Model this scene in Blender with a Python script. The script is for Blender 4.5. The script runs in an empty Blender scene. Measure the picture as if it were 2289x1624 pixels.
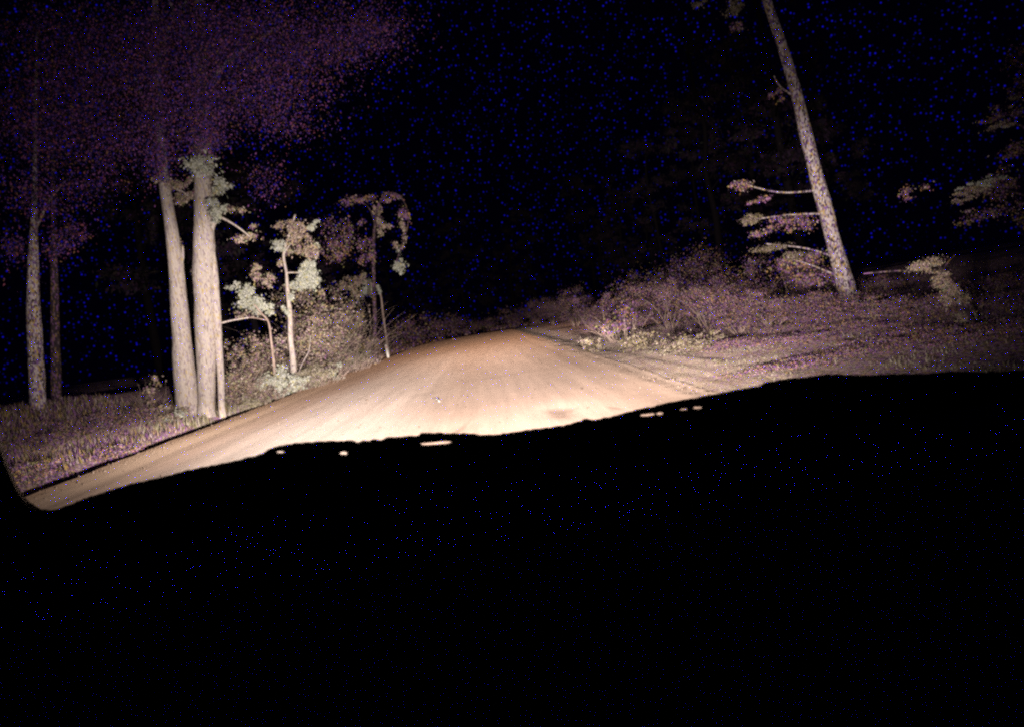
import bpy, bmesh, math, random
from mathutils import Vector, Matrix, noise
R = math.radians
sc = bpy.context.scene
col = sc.collection

# ------------------------------------------------------------------ camera
EYE = Vector((0.0, 0.0, 1.5))
W0, H0, F0 = 2289.0, 1624.0, 1699.0          # the photograph's frame, as measured
VPX, VPY, ROLL = 1083.0, 716.0, R(9.5)       # where the road vanishes; how far the phone was tilted
cf = Vector(((VPX - W0/2)/F0, (H0/2 - VPY)/F0, -1)).normalized()
cu = Vector((-math.sin(ROLL), math.cos(ROLL), 0)); cu = (cu - cu.dot(cf)*cf).normalized()
cr = cf.cross(cu)
ROT = Matrix((cr, cf, cu))                   # camera space -> world space
cam_d = bpy.data.cameras.new('camera'); cam = bpy.data.objects.new('camera', cam_d); col.objects.link(cam)
cam.matrix_world = Matrix.Translation(EYE) @ ROT.to_4x4()
cam_d.sensor_width = 36; cam_d.lens = 36*F0/W0
cam_d.clip_start = .02; cam_d.clip_end = 3000
cam_d.dof.use_dof = True; cam_d.dof.focus_distance = 22; cam_d.dof.aperture_fstop = 11
sc.camera = cam
def ray(px, py): return ROT @ Vector(((px - W0/2)/F0, (H0/2 - py)/F0, -1))
def at(px, py, Y):
    d = ray(px, py); return EYE + d*(Y/d.y)

# ------------------------------------------------------------------ night sky with blue points, plus an unseen moon added for blue specks
ADDED_MOON = Vector((-.35, -.78, .52)).normalized()
wd = bpy.data.worlds.new('World'); sc.world = wd; wd.use_nodes = True
nt = wd.node_tree; nt.nodes.clear()
def N(nt, t, **kw):
    n = nt.nodes.new(t)
    for k, v in kw.items():
        if k.startswith('i_'):
            n.inputs[int(k[2:])].default_value = v
        else: setattr(n, k, v)
    return n
out = N(nt, 'ShaderNodeOutputWorld'); bg = N(nt, 'ShaderNodeBackground')
tc = N(nt, 'ShaderNodeTexCoord')
dt = N(nt, 'ShaderNodeVectorMath', operation='DOT_PRODUCT'); dt.inputs[1].default_value = ADDED_MOON
nt.links.new(tc.outputs['Generated'], dt.inputs[0])
gt = N(nt, 'ShaderNodeMath', operation='GREATER_THAN'); gt.inputs[1].default_value = math.cos(R(.72))
nt.links.new(dt.outputs['Value'], gt.inputs[0])
vor = N(nt, 'ShaderNodeTexVoronoi'); vor.inputs['Scale'].default_value = 230
nt.links.new(tc.outputs['Generated'], vor.inputs['Vector'])
st = N(nt, 'ShaderNodeMapRange'); st.inputs[1].default_value = .26; st.inputs[2].default_value = .12
st.inputs[3].default_value = 0; st.inputs[4].default_value = 1
nt.links.new(vor.outputs['Distance'], st.inputs[0])
sep = N(nt, 'ShaderNodeSeparateColor'); nt.links.new(vor.outputs['Color'], sep.inputs[0])
pw = N(nt, 'ShaderNodeMath', operation='POWER'); pw.inputs[1].default_value = 3.0
nt.links.new(sep.outputs[0], pw.inputs[0])
mm = N(nt, 'ShaderNodeMath', operation='MULTIPLY'); nt.links.new(st.outputs[0], mm.inputs[0]); nt.links.new(pw.outputs[0], mm.inputs[1])
m1 = N(nt, 'ShaderNodeMixRGB'); m1.inputs[1].default_value = (.0002, .0001, .0012, 1); m1.inputs[2].default_value = (.008, .006, .6, 1)
nt.links.new(mm.outputs[0], m1.inputs[0])
m2 = N(nt, 'ShaderNodeMixRGB'); m2.inputs[2].default_value = (80, 80, 9000, 1)
nt.links.new(gt.outputs[0], m2.inputs[0]); nt.links.new(m1.outputs[0], m2.inputs[1])
nt.links.new(m2.outputs[0], bg.inputs[0]); nt.links.new(bg.outputs[0], out.inputs[0])
wd.cycles.sampling_method = 'NONE'
sc.view_settings.view_transform = 'Standard'; sc.view_settings.look = 'None'
sc.view_settings.exposure = 0; sc.view_settings.gamma = 1
cy = sc.cycles
cy.use_denoising = False
cy.max_bounces = 3; cy.diffuse_bounces = 2; cy.glossy_bounces = 1; cy.transparent_max_bounces = 6
cy.sample_clamp_direct = 34; cy.sample_clamp_indirect = 4
cy.use_adaptive_sampling = False
sc.render.film_transparent = False
cy.filter_width = 2.3

# ------------------------------------------------------------------ materials
def mat(name, stops, scale=6, rough=.9, aniso=(1,1,1), bump=0, bscale=40, island=False, spec=.2, drough=0, detail=6, mode='Object'):
    """stops: list of (pos, rgb). Noise picks the colour; with island=True each leaf of the mesh has one colour of its own."""
    m = bpy.data.materials.new(name); m.use_nodes = True; nt = m.node_tree
    b = nt.nodes['Principled BSDF']; b.inputs['Roughness'].default_value = rough
    b.inputs['Specular IOR Level'].default_value = spec
    b.inputs['Diffuse Roughness'].default_value = drough
    rp = N(nt, 'ShaderNodeValToRGB'); e = rp.color_ramp.elements
    while len(e) < len(stops): e.new(.5)
    for i, (p, c) in enumerate(stops): e[i].position = p; e[i].color = (*c, 1)
    tcn = N(nt, 'ShaderNodeTexCoord'); mp = N(nt, 'ShaderNodeMapping'); mp.inputs['Scale'].default_value = aniso
    nt.links.new(tcn.outputs[mode], mp.inputs[0])
    if island:
        g = N(nt, 'ShaderNodeNewGeometry'); nt.links.new(g.outputs['Random Per Island'], rp.inputs[0]); rp.color_ramp.interpolation = 'CONSTANT'
    else:
        n = N(nt, 'ShaderNodeTexNoise'); n.inputs['Scale'].default_value = scale; n.inputs['Detail'].default_value = detail; n.inputs['Roughness'].default_value = .65
        nt.links.new(mp.outputs[0], n.inputs['Vector']); nt.links.new(n.outputs['Fac'], rp.inputs[0])
    nt.links.new(rp.outputs[0], b.inputs['Base Color'])
    if bump:
        n2 = N(nt, 'ShaderNodeTexNoise'); n2.inputs['Scale'].default_value = bscale; n2.inputs['Detail'].default_value = 5
        nt.links.new(mp.outputs[0], n2.inputs['Vector'])
        bp = N(nt, 'ShaderNodeBump'); bp.inputs['Strength'].default_value = bump; bp.inputs['Distance'].default_value = .03
        nt.links.new(n2.outputs['Fac'], bp.inputs['Height']); nt.links.new(bp.outputs[0], b.inputs['Normal'])
    return m
bark_pale = mat('pale_bark', [(.34,(.22,.17,.15)),(.42,(.52,.46,.42)),(.54,(.68,.61,.55)),(.62,(.42,.36,.38)),(.70,(.56,.46,.30))], 5, aniso=(4,4,.18), bump=1, bscale=7)
bark_rough = mat('rough_bark', [(.3,(.10,.07,.07)),(.45,(.34,.28,.30)),(.6,(.42,.37,.33)),(.7,(.30,.22,.10))], 7, aniso=(3,3,.6), bump=.8, bscale=9)
bark_dark = mat('dark_bark', [(.35,(.03,.02,.03)),(.7,(.07,.05,.06))], 6, aniso=(3,3,.5), bump=.5, bscale=8)
twig = mat('dry_twig', [(.3,(.28,.20,.17)),(.6,(.52,.41,.36))], 4)
leaf_straw = mat('straw_leaf', [(0,(.30,.26,.18)),(.2,(.22,.17,.09)),(.36,(.40,.35,.28)),(.5,(.06,.04,.05)),(.68,(.30,.27,.12)),(.8,(.24,.15,.22)),(.92,(.44,.38,.32))], island=True, rough=.8)
leaf_pale = mat('pale_grey_green_leaf', [(0,(.50,.52,.44)),(.3,(.60,.61,.54)),(.6,(.38,.42,.30)),(.75,(.52,.54,.54)),(.92,(.46,.42,.16))], island=True, rough=.55, spec=.4)
leaf_mix = mat('mixed_brown_leaf', [(0,(.50,.38,.33)),(.2,(.10,.05,.08)),(.32,(.54,.42,.22)),(.50,(.34,.19,.32)),(.62,(.36,.38,.22)),(.76,(.60,.50,.46)),(.93,(.10,.08,.08))], island=True, rough=.7)
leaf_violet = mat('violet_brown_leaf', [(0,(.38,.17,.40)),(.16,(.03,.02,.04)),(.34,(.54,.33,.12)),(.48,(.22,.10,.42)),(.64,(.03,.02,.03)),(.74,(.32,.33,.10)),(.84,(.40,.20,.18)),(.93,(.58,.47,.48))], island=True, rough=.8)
bark_unlit = mat('night_shaded_bark', [(.35,(.006,.004,.006)),(.7,(.014,.009,.014))], 6, aniso=(3,3,.5))  # night darkness put into the bark colour of the forest trunks
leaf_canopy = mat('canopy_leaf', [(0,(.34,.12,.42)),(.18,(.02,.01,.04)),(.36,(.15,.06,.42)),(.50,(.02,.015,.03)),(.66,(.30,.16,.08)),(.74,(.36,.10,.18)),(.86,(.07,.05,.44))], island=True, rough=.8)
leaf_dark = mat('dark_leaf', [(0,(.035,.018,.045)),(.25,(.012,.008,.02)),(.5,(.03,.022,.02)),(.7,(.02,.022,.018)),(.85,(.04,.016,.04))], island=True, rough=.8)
grass_dry = mat('dry_grass', [(0,(.34,.25,.20)),(.2,(.05,.03,.05)),(.38,(.42,.30,.10)),(.52,(.20,.20,.08)),(.64,(.28,.12,.34)),(.8,(.46,.38,.38)),(.9,(.12,.06,.18))], island=True, rough=.85)
grass_pale = mat('pale_grass', [(0,(.38,.34,.26)),(.3,(.30,.28,.18)),(.5,(.42,.38,.32)),(.7,(.24,.22,.12)),(.88,(.30,.22,.28))], island=True, rough=.85)
soil = mat('leaf_litter_soil', [(.32,(.045,.03,.04)),(.45,(.12,.07,.09)),(.55,(.17,.12,.06)),(.66,(.12,.06,.12)),(.75,(.2,.15,.13))], 9, bump=.8, bscale=14, drough=1)
black_plastic = mat('black_plastic', [(.3,(.007,.007,.007)),(.7,(.010,.010,.010))], 30, rough=.85, bump=.15, bscale=300, spec=.1)
black_frit = mat('black_ceramic', [(.3,(.006,.006,.006)),(.7,(.009,.009,.009))], 30, rough=.6, spec=.1)
sheet_black = mat('matt_black_sheet', [(.3,(.0012,.0012,.0012)),(.7,(.0016,.0016,.0016))], 30, rough=1, spec=0)
paint = mat('dark_car_paint', [(.3,(.02,.02,.025)),(.7,(.03,.03,.035))], 3, rough=.35, spec=.4)
rubber = mat('black_rubber', [(.3,(.008,.008,.008)),(.7,(.012,.012,.012))], 30, rough=.8, spec=.1)
post_white = mat('white_post_paint', [(.3,(.78,.76,.72)),(.7,(.82,.8,.76))], 8, rough=.6)
reflector_red = mat('reflector', [(.3,(.5,.04,.03)),(.7,(.6,.05,.04))], 8, rough=.3)

def road_material():
    m = bpy.data.materials.new('graded_dirt'); m.use_nodes = True; nt = m.node_tree; L = nt.links.new
    b = nt.nodes['Principled BSDF']; b.inputs['Roughness'].default_value = .95; b.inputs['Specular IOR Level'].default_value = .1
    b.inputs['Diffuse Roughness'].default_value = 1
    t = N(nt, 'ShaderNodeTexCoord'); s = N(nt, 'ShaderNodeSeparateXYZ'); L(t.outputs['Object'], s.inputs[0])
    # wheel tracks and loose strips: colour by distance across the road, made wavy by noise
    nz = N(nt, 'ShaderNodeTexNoise'); nz.inputs['Scale'].default_value = .25; nz.inputs['Detail'].default_value = 3; L(t.outputs['Object'], nz.inputs['Vector'])
    ad = N(nt, 'ShaderNodeMath', operation='MULTIPLY_ADD'); ad.inputs[1].default_value = 1.2; L(nz.outputs['Fac'], ad.inputs[0]); L(s.outputs[0], ad.inputs[2])
    mr = N(nt, 'ShaderNodeMapRange'); mr.inputs[1].default_value = -7; mr.inputs[2].default_value = 4; L(ad.outputs[0], mr.inputs[0])
    rp = N(nt, 'ShaderNodeValToRGB'); e = rp.color_ramp.elements
    S = [(0,(.40,.265,.175)),(.10,(.42,.315,.235)),(.20,(.32,.24,.195)),(.33,(.41,.355,.32)),(.5,(.44,.365,.32)),(.62,(.37,.28,.23)),(.74,(.44,.335,.28)),(.84,(.41,.31,.255)),(.90,(.31,.23,.185)),(.96,(.44,.345,.285))]
    while len(e) < len(S): e.new(.5)
    for i, (p, c) in enumerate(S): e[i].position = p; e[i].color = (*c, 1)
    L(mr.outputs[0], rp.inputs[0])
    # fine streaks drawn out along the road and patches of damp soil
    mp = N(nt, 'ShaderNodeMapping'); mp.inputs['Scale'].default_value = (5, .22, 1); L(t.outputs['Object'], mp.inputs[0])
    n1 = N(nt, 'ShaderNodeTexNoise'); n1.inputs['Scale'].default_value = 1; n1.inputs['Detail'].default_value = 7; n1.inputs['Roughness'].default_value = .7; L(mp.outputs[0], n1.inputs['Vector'])
    r1 = N(nt, 'ShaderNodeMapRange'); r1.inputs[1].default_value = .3; r1.inputs[2].default_value = .7; r1.inputs[3].default_value = .84; r1.inputs[4].default_value = 1.12; L(n1.outputs['Fac'], r1.inputs[0])
    n2 = N(nt, 'ShaderNodeTexNoise'); n2.inputs['Scale'].default_value = 22; n2.inputs['Detail'].default_value = 6; n2.inputs['Roughness'].default_value = .75; L(t.outputs['Object'], n2.inputs['Vector'])
    r2 = N(nt, 'ShaderNodeMapRange'); r2.inputs[1].default_value = .3; r2.inputs[2].default_value = .7; r2.inputs[3].default_value = .8; r2.inputs[4].default_value = 1.15; L(n2.outputs['Fac'], r2.inputs[0])
    mu = N(nt, 'ShaderNodeMath', operation='MULTIPLY'); L(r1.outputs[0], mu.inputs[0]); L(r2.outputs[0], mu.inputs[1])
    # damp stains: one in the pothole, a few along the wheel track; also one thin darker diagonal smear
    for (sx, sy, kx, ky, rot, dark) in ((.86, 11.0, .22, .42, .3, .42), (-.62, 10.5, .07, .95, -.16, .25), (1.55, 10.2, .07, .3, .2, .3), (-1.6, 17.5, .5, .5, 0, .14), (.1, 19, 1.0, .5, 0, .12)):
        m_ = N(nt, 'ShaderNodeMapping', vector_type='TEXTURE'); m_.inputs['Location'].default_value = (sx, sy, 0); m_.inputs['Rotation'].default_value = (0, 0, rot); m_.inputs['Scale'].default_value = (kx, ky, 50)
        L(t.outputs['Object'], m_.inputs[0]); ln = N(nt, 'ShaderNodeVectorMath', operation='LENGTH'); L(m_.outputs[0], ln.inputs[0])
        aa = N(nt, 'ShaderNodeMath', operation='MULTIPLY_ADD'); aa.inputs[1].default_value = .9; L(n2.outputs['Fac'], aa.inputs[0]); L(ln.outputs['Value'], aa.inputs[2])
        q = N(nt, 'ShaderNodeMapRange', interpolation_type='SMOOTHSTEP'); q.inputs[1].default_value = .7; q.inputs[2].default_value = 1.75; q.inputs[3].default_value = 1-dark; q.inputs[4].default_value = 1; L(aa.outputs[0], q.inputs[0])
        m3 = N(nt, 'ShaderNodeMath', operation='MULTIPLY'); L(mu.outputs[0], m3.inputs[0]); L(q.outputs[0], m3.inputs[1]); mu = m3
    # orange shift of the fading light, put into the road colour with distance
    cl = N(nt, 'ShaderNodeMapRange'); cl.inputs[1].default_value = 16; cl.inputs[2].default_value = 48; L(s.outputs[1], cl.inputs[0])
    cm = N(nt, 'ShaderNodeMixRGB'); cm.inputs[2].default_value = (.42, .25, .16, 1); L(cl.outputs[0], cm.inputs[0]); L(rp.outputs[0], cm.inputs[1])
    vm = N(nt, 'ShaderNodeVectorMath', operation='SCALE'); L(cm.outputs[0], vm.inputs[0]); L(mu.outputs[0], vm.inputs[3])
    L(vm.outputs[0], b.inputs['Base Color'])
    bp = N(nt, 'ShaderNodeBump'); bp.inputs['Strength'].default_value = .18; bp.inputs['Distance'].default_value = .015
    L(n2.outputs['Fac'], bp.inputs['Height']); L(bp.outputs[0], b.inputs['Normal'])
    return m
M_road = road_material()
def flecks(m, scale, stops, amount, aniso=(1,1,1)):
    """lays small flecks of their own colours over a material's base colour"""
    nt = m.node_tree; L = nt.links.new; b = nt.nodes['Principled BSDF']; src = b.inputs['Base Color'].links[0].from_socket
    t = N(nt, 'ShaderNodeTexCoord'); mp = N(nt, 'ShaderNodeMapping'); mp.inputs['Scale'].default_value = aniso; L(t.outputs['Object'], mp.inputs[0])
    v = N(nt, 'ShaderNodeTexVoronoi'); v.inputs['Scale'].default_value = scale; L(mp.outputs[0], v.inputs['Vector'])
    s = N(nt, 'ShaderNodeSeparateColor'); L(v.outputs['Color'], s.inputs[0])
    rp = N(nt, 'ShaderNodeValToRGB'); rp.color_ramp.interpolation = 'CONSTANT'; e = rp.color_ramp.elements
    while len(e) < len(stops): e.new(.5)
    for i, (p, c) in enumerate(stops): e[i].position = p; e[i].color = (*c, 1)
    L(s.outputs[0], rp.inputs[0])
    g = N(nt, 'ShaderNodeMath', operation='LESS_THAN'); g.inputs[1].default_value = amount; L(s.outputs[1], g.inputs[0])
    x = N(nt, 'ShaderNodeMixRGB'); L(g.outputs[0], x.inputs[0]); L(src, x.inputs[1]); L(rp.outputs[0], x.inputs[2]); L(x.outputs[0], b.inputs['Base Color'])
flecks(bark_pale, 40, [(0,(.64,.58,.54)),(.3,(.46,.38,.52)),(.48,(.56,.44,.20)),(.6,(.34,.27,.30)),(.78,(.68,.60,.54))], .45, (1,1,.3))
flecks(bark_rough, 30, [(0,(.6,.54,.52)),(.25,(.22,.12,.34)),(.42,(.50,.36,.12)),(.56,(.06,.04,.05)),(.72,(.56,.48,.56)),(.88,(.14,.10,.16))], .85, (1,1,.5))
flecks(bark_dark, 26, [(0,(.22,.10,.26)),(.3,(.20,.13,.05)),(.55,(.03,.02,.03)),(.8,(.18,.13,.16))], .45, (1,1,.5))
flecks(soil, 26, [(0,(.34,.14,.42)),(.18,(.04,.02,.05)),(.38,(.40,.26,.08)),(.52,(.14,.06,.28)),(.66,(.20,.21,.07)),(.78,(.46,.37,.38)),(.9,(.04,.02,.03))], .8)
def verge(m):
    """pale sandy shoulder between the road and the scrub"""
    nt = m.node_tree; L = nt.links.new; b = nt.nodes['Principled BSDF']; src = b.inputs['Base Color'].links[0].from_socket
    t = N(nt, 'ShaderNodeTexCoord'); s = N(nt, 'ShaderNodeSeparateXYZ'); L(t.outputs['Object'], s.inputs[0])
    nz = N(nt, 'ShaderNodeTexNoise'); nz.inputs['Scale'].default_value = 1.3; nz.inputs['Detail'].default_value = 8; nz.inputs['Roughness'].default_value = .75; L(t.outputs['Object'], nz.inputs['Vector'])
    a = N(nt, 'ShaderNodeMath', operation='MULTIPLY_ADD'); a.inputs[1].default_value = 7; L(nz.outputs['Fac'], a.inputs[0]); L(s.outputs[0], a.inputs[2])
    r = N(nt, 'ShaderNodeMapRange'); r.inputs[1].default_value = 9.3; r.inputs[2].default_value = 6.9; L(a.outputs[0], r.inputs[0])
    r2 = N(nt, 'ShaderNodeMapRange'); r2.inputs[1].default_value = -2; r2.inputs[2].default_value = -1; L(s.outputs[0], r2.inputs[0])
    mu = N(nt, 'ShaderNodeMath', operation='MULTIPLY'); L(r.outputs[0], mu.inputs[0]); L(r2.outputs[0], mu.inputs[1])
    # farther on, a reddish ground colour on both sides of the road
    fy = N(nt, 'ShaderNodeMapRange'); fy.inputs[1].default_value = 34; fy.inputs[2].default_value = 46; L(s.outputs[1], fy.inputs[0])
    ax = N(nt, 'ShaderNodeMath', operation='ADD'); ax.inputs[1].default_value = 2.2; L(s.outputs[0], ax.inputs[0])
    ab = N(nt, 'ShaderNodeMath', operation='ABSOLUTE'); L(ax.outputs[0], ab.inputs[0])
    fx = N(nt, 'ShaderNodeMapRange'); fx.inputs[1].default_value = 13; fx.inputs[2].default_value = 9; L(ab.outputs[0], fx.inputs[0])
    fm = N(nt, 'ShaderNodeMath', operation='MULTIPLY'); L(fy.outputs[0], fm.inputs[0]); L(fx.outputs[0], fm.inputs[1])
    xf = N(nt, 'ShaderNodeMixRGB'); xf.inputs[2].default_value = (.36, .20, .13, 1); L(fm.outputs[0], xf.inputs[0]); L(src, xf.inputs[1]); src = xf.outputs[0]
    mp = N(nt, 'ShaderNodeMapping'); mp.inputs['Scale'].default_value = (3, .4, 1); L(t.outputs['Object'], mp.inputs[0])
    n3 = N(nt, 'ShaderNodeTexNoise'); n3.inputs['Scale'].default_value = 1.4; n3.inputs['Detail'].default_value = 7; L(mp.outputs[0], n3.inputs['Vector'])
    rp = N(nt, 'ShaderNodeValToRGB'); e = rp.color_ramp.elements
    for _ in range(2): e.new(.5)
    for i, (p, c) in enumerate([(.32,(.30,.22,.16)),(.45,(.40,.32,.25)),(.56,(.46,.38,.31)),(.68,(.32,.27,.18))]): e[i].position = p; e[i].color = (*c, 1)
    L(n3.outputs['Fac'], rp.inputs[0])
    x = N(nt, 'ShaderNodeMixRGB'); L(mu.outputs[0], x.inputs[0]); L(src, x.inputs[1]); L(rp.outputs[0], x.inputs[2]); L(x.outputs[0], b.inputs['Base Color'])
verge(soil)
flecks(soil, 30, [(0,(.36,.22,.36)),(.3,(.10,.07,.07)),(.5,(.44,.32,.12)),(.7,(.20,.12,.26)),(.85,(.5,.42,.40))], .28)

# ------------------------------------------------------------------ mesh helpers
class MB:
    def __init__(s): s.v = []; s.f = []
    def quad(s, a, b, c, d):
        i = len(s.v); s.v += [a, b, c, d]; s.f.append((i, i+1, i+2, i+3))
    def tri(s, a, b, c):
        i = len(s.v); s.v += [a, b, c]; s.f.append((i, i+1, i+2))
    def box(s, c, h):
        i = len(s.v); cx, cy_, cz = c; hx, hy, hz = h
        for z in (-1, 1):
            for x, y in ((-1,-1),(1,-1),(1,1),(-1,1)): s.v.append((cx+x*hx, cy_+y*hy, cz+z*hz))
        s.f += [(i,i+3,i+2,i+1),(i+4,i+5,i+6,i+7)] + [(i+k, i+(k+1)%4, i+4+(k+1)%4, i+4+k) for k in range(4)]
    def tube(s, pts, rad, n=10, lump=0.0, seed=0):
        base = len(s.v); pts = [Vector(p) for p in pts]
        for k, p in enumerate(pts):
            t = (pts[min(k+1, len(pts)-1)] - pts[max(k-1, 0)]).normalized()
            a = t.cross(Vector((0, 1, .13))).normalized(); b = t.cross(a)
            for j in range(n):
                an = 2*math.pi*j/n
                r = rad[k]
                if lump:
                    r *= 1 + lump*noise.noise(Vector((math.cos(an)*1.2+seed, math.sin(an)*1.2, p.z*1.1))) + .5*lump*noise.noise(Vector((math.cos(an)*3+seed, math.sin(an)*3, p.z*4)))
                s.v.append(tuple(p + a*(math.cos(an)*r) + b*(math.sin(an)*r)))
        for k in range(len(pts)-1):
            for j in range(n):
                i0 = base+k*n+j; i1 = base+k*n+(j+1) % n
                s.f.append((i0, i1, i1+n, i0+n))
        s.f.append(tuple(base+j for j in range(n))[::-1]); s.f.append(tuple(base+(len(pts)-1)*n+j for j in range(n)))
    def build(s, name, m, parent=None, smooth=False):
        me = bpy.data.meshes.new(name); me.from_pydata([tuple(v) for v in s.v], [], s.f); me.materials.append(m)
        if smooth: me.polygons.foreach_set('use_smooth', [True]*len(me.polygons))
        me.update()
        o = bpy.data.objects.new(name, me); col.objects.link(o)
        if parent: o.parent = parent; 
        return o
def dense(pts, rad, k=5):
    """Catmull-Rom through the points, so that trunks bend softly."""
    P = [Vector(p) for p in pts]; o = []; r = []
    for i in range(len(P)-1):
        p0 = P[max(i-1,0)]; p1 = P[i]; p2 = P[i+1]; p3 = P[min(i+2, len(P)-1)]
        for j in range(k):
            t = j/k
            o.append(.5*((2*p1)+(p2-p0)*t+(2*p0-5*p1+4*p2-p3)*t*t+(3*p1-p0-3*p2+p3)*t**3)); r.append(rad[i]*(1-t)+rad[i+1]*t)
    o.append(P[-1]); r.append(rad[-1]); return o, r
def tag(o, label, cat, group=None, kind=None):
    if label: o['label'] = label
    if cat: o['category'] = cat
    if group: o['group'] = group
    if kind: o['kind'] = kind
    return o
def empty(name, loc, label, cat, group=None):
    o = bpy.data.objects.new(name, None); o.location = loc; o.empty_display_size = .3; col.objects.link(o)
    return tag(o, label, cat, group)
def rel(pts, loc):
    l = Vector(loc); return [Vector(p)-l for p in pts]
rnd = random.Random(7)
def leaves(mb, c, r, n, size, droop=.4, fill=.55, g=rnd, lob=(.22,.6), stray=6):
    """n single leaves, each a folded blade of its own, spread through an uneven blob of several lobes"""
    c = Vector(c); r = Vector(r)
    lobes = []
    for _ in range(max(3, min(26, int(n/70)))):
        d = Vector((g.gauss(0,1), g.gauss(0,1), g.gauss(0,1))).normalized()*g.uniform(.25,.85)
        lobes.append((Vector((d.x*r.x, d.y*r.y, d.z*r.z)), g.uniform(*lob)))
    for k_ in range(n):
        lc, lr = g.choice(lobes)
        if k_ % stray == 0: lr *= 2.1                    # stray leaves round the clump
        d = Vector((g.gauss(0,1), g.gauss(0,1), g.gauss(0,1))).normalized()*(g.random()**fill)
        p = c + lc + Vector((d.x*r.x, d.y*r.y, d.z*r.z))*lr
        t = Vector((g.uniform(-1,1), g.uniform(-1,1), g.uniform(-1,.5)-droop)).normalized()  # leaf axis
        w = t.cross(Vector((g.uniform(-1,1), g.uniform(-1,1), g.uniform(-1,1)))).normalized()
        l = size*g.uniform(.6,1.5); hw = l*g.uniform(.16,.3)
        mb.quad(p, p+t*l*.45+w*hw, p+t*l, p+t*l*.45-w*hw)
def sprigs(mb, base, r, h, n, wd=.02, g=rnd, lean=.35):
    """thin crooked stems that rise, fork and arch from the base"""
    base = Vector(base)
    for _ in range(n):
        a = g.uniform(0, 2*math.pi); q = g.random()**.5*(.15 if n < 20 else 1)
        p = base + Vector((math.cos(a)*r.x*q*.7, math.sin(a)*r.y*q*.7, 0))
        hh = h*g.uniform(.3,1.0); d = Vector((math.cos(a)*g.uniform(.1,lean), math.sin(a)*g.uniform(.1,lean), 1)).normalized(); st = hh/5
        pts = [p]
        for k in range(5):
            d = (d + Vector((g.uniform(-.35,.35), g.uniform(-.35,.35), g.uniform(-.25,.1)))).normalized(); pts.append(pts[-1]+d*st)
        mb.tube(pts, [wd*.55, wd*.5, wd*.42, wd*.34, wd*.24, wd*.12], n=3)
        k = g.choice((2,3)); e = pts[k] + Vector((g.uniform(-1,1), g.uniform(-1,1), g.uniform(.1,1)))*hh*.3
        mb.tube([pts[k], pts[k].lerp(e,.5)+Vector((0,0,.03*hh)), e], [wd*.35, wd*.25, wd*.1], n=3)

# ------------------------------------------------------------------ terrain, road
RL, RR = -7.35, 3.0
def sm(x): x = max(0., min(1., x)); return x*x*(3-2*x)
def H(x, y):
    h = 0.0
    wob = .25*noise.noise(Vector((x*.15, y*.15, 3.1)))
    if x < RL:
        d = RL - x
        h -= .26*math.exp(-((d-.55)/.35)**2)
        h += 1.15*sm((d-1.4)/5.2)*(1-.35*sm((y-26)/14)) + .9*sm((d-7)/14)
        h += wob*sm(d/3)
    elif x > RR:
        d = x - RR
        h -= .11*math.exp(-((d-.9)/.5)**2)*sm((y-19)/8)*(1-.5*sm((y-60)/20))
        h += .03*noise.noise(Vector((x*3, y*.25, 2)))*sm(d/.4)*(1-sm((d-4)/2))
        h += .14*sm((d-1.8)/4) + .6*sm((d-9)/12)
        h += wob*.8*sm((d-1)/3)
    h -= 1.6*sm((y-80)/110)
    h += .02*noise.noise(Vector((x*1.3, y*1.3, 0)))*(0 if RL < x < RR else 1)
    return h
def ground_hit(px, py):
    d = ray(px, py); t = 3.0
    while t < 160:
        p = EYE + d*t
        if p.z <= H(p.x, p.y): return p
        t += .1
    return p
def axis(segs):
    o = []
    for a, b, s in segs:
        x = a
        while x < b-1e-6: o.append(x); x += s
    o.append(segs[-1][1]); return o
def sheet(name, xs, ys, fn, m, kind='structure'):
    mb = MB(); n = len(xs)
    for y in ys:
        for x in xs: mb.v.append((x, y, fn(x, y)))
    for j in range(len(ys)-1):
        for i in range(n-1):
            a = j*n+i; mb.f.append((a, a+1, a+n+1, a+n))
    o = mb.build(name, m, smooth=True); tag(o, None, None, kind=kind); return o
def ground_h(x, y): return H(x, y) - (.06 if RL+.05 < x < RR-.5 else 0)
sheet('ground', axis([(-600,-60,60),(-60,-16,4),(-16,-9,.3),(-9,-7,.12),(-7,2,1.0),(2,5,.10),(5,12,.3),(12,60,4),(60,600,60)]),
      axis([(-60,0,10),(0,60,.5),(60,150,2),(150,700,40)]), ground_h, soil)
def road_h(x, y):
    h = H(min(max(x, RL+.001), RR-.001), y) + .004
    h += .05*(1-((x+2.2)/5.2)**2)
    h += .012*(1+noise.noise(Vector((x*2.2, y*.08, 5)))) + .002*noise.noise(Vector((x*3, y*1.2, 5)))
    h += .016*math.exp(-((x-2.55)/.2)**2)                      # the bank of loose dirt the grader left
    # a shallow pothole in front of the car
    h -= .045*math.exp(-((x-.85)/.22)**2-((y-10.9)/.7)**2) + .02*math.exp(-((x+.62+.1*(y-11))/.07)**2-((y-10.8)/.9)**2)
    if x < RL+.02: h -= .09
    if x > RR-.02: h -= .012
    return h
def edge(xs, y): return xs
mb = MB(); xs = axis([(RL,-7,.05),(-7,.4,.2),(.4,1.5,.07),(1.5,2.4,.15),(2.4,RR,.05)]); ys = axis([(-10,3,1),(3,9,.3),(9,13,.1),(13,45,.4),(45,200,2)])
for y in ys:
    for x in xs:
        w = .20*noise.noise(Vector((0, y*.5, 9))) + .10*noise.noise(Vector((0, y*2.3, 4)))
        k = sm((abs(x+2.2)-3.8)/1.4)
        mb.v.append((x + w*k*(1 if x > -2 else -1), y, road_h(x, y)))
n_ = len(xs)
for j in range(len(ys)-1):
    for i in range(n_-1):
        a = j*n_+i; mb.f.append((a, a+1, a+n_+1, a+n_))
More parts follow.
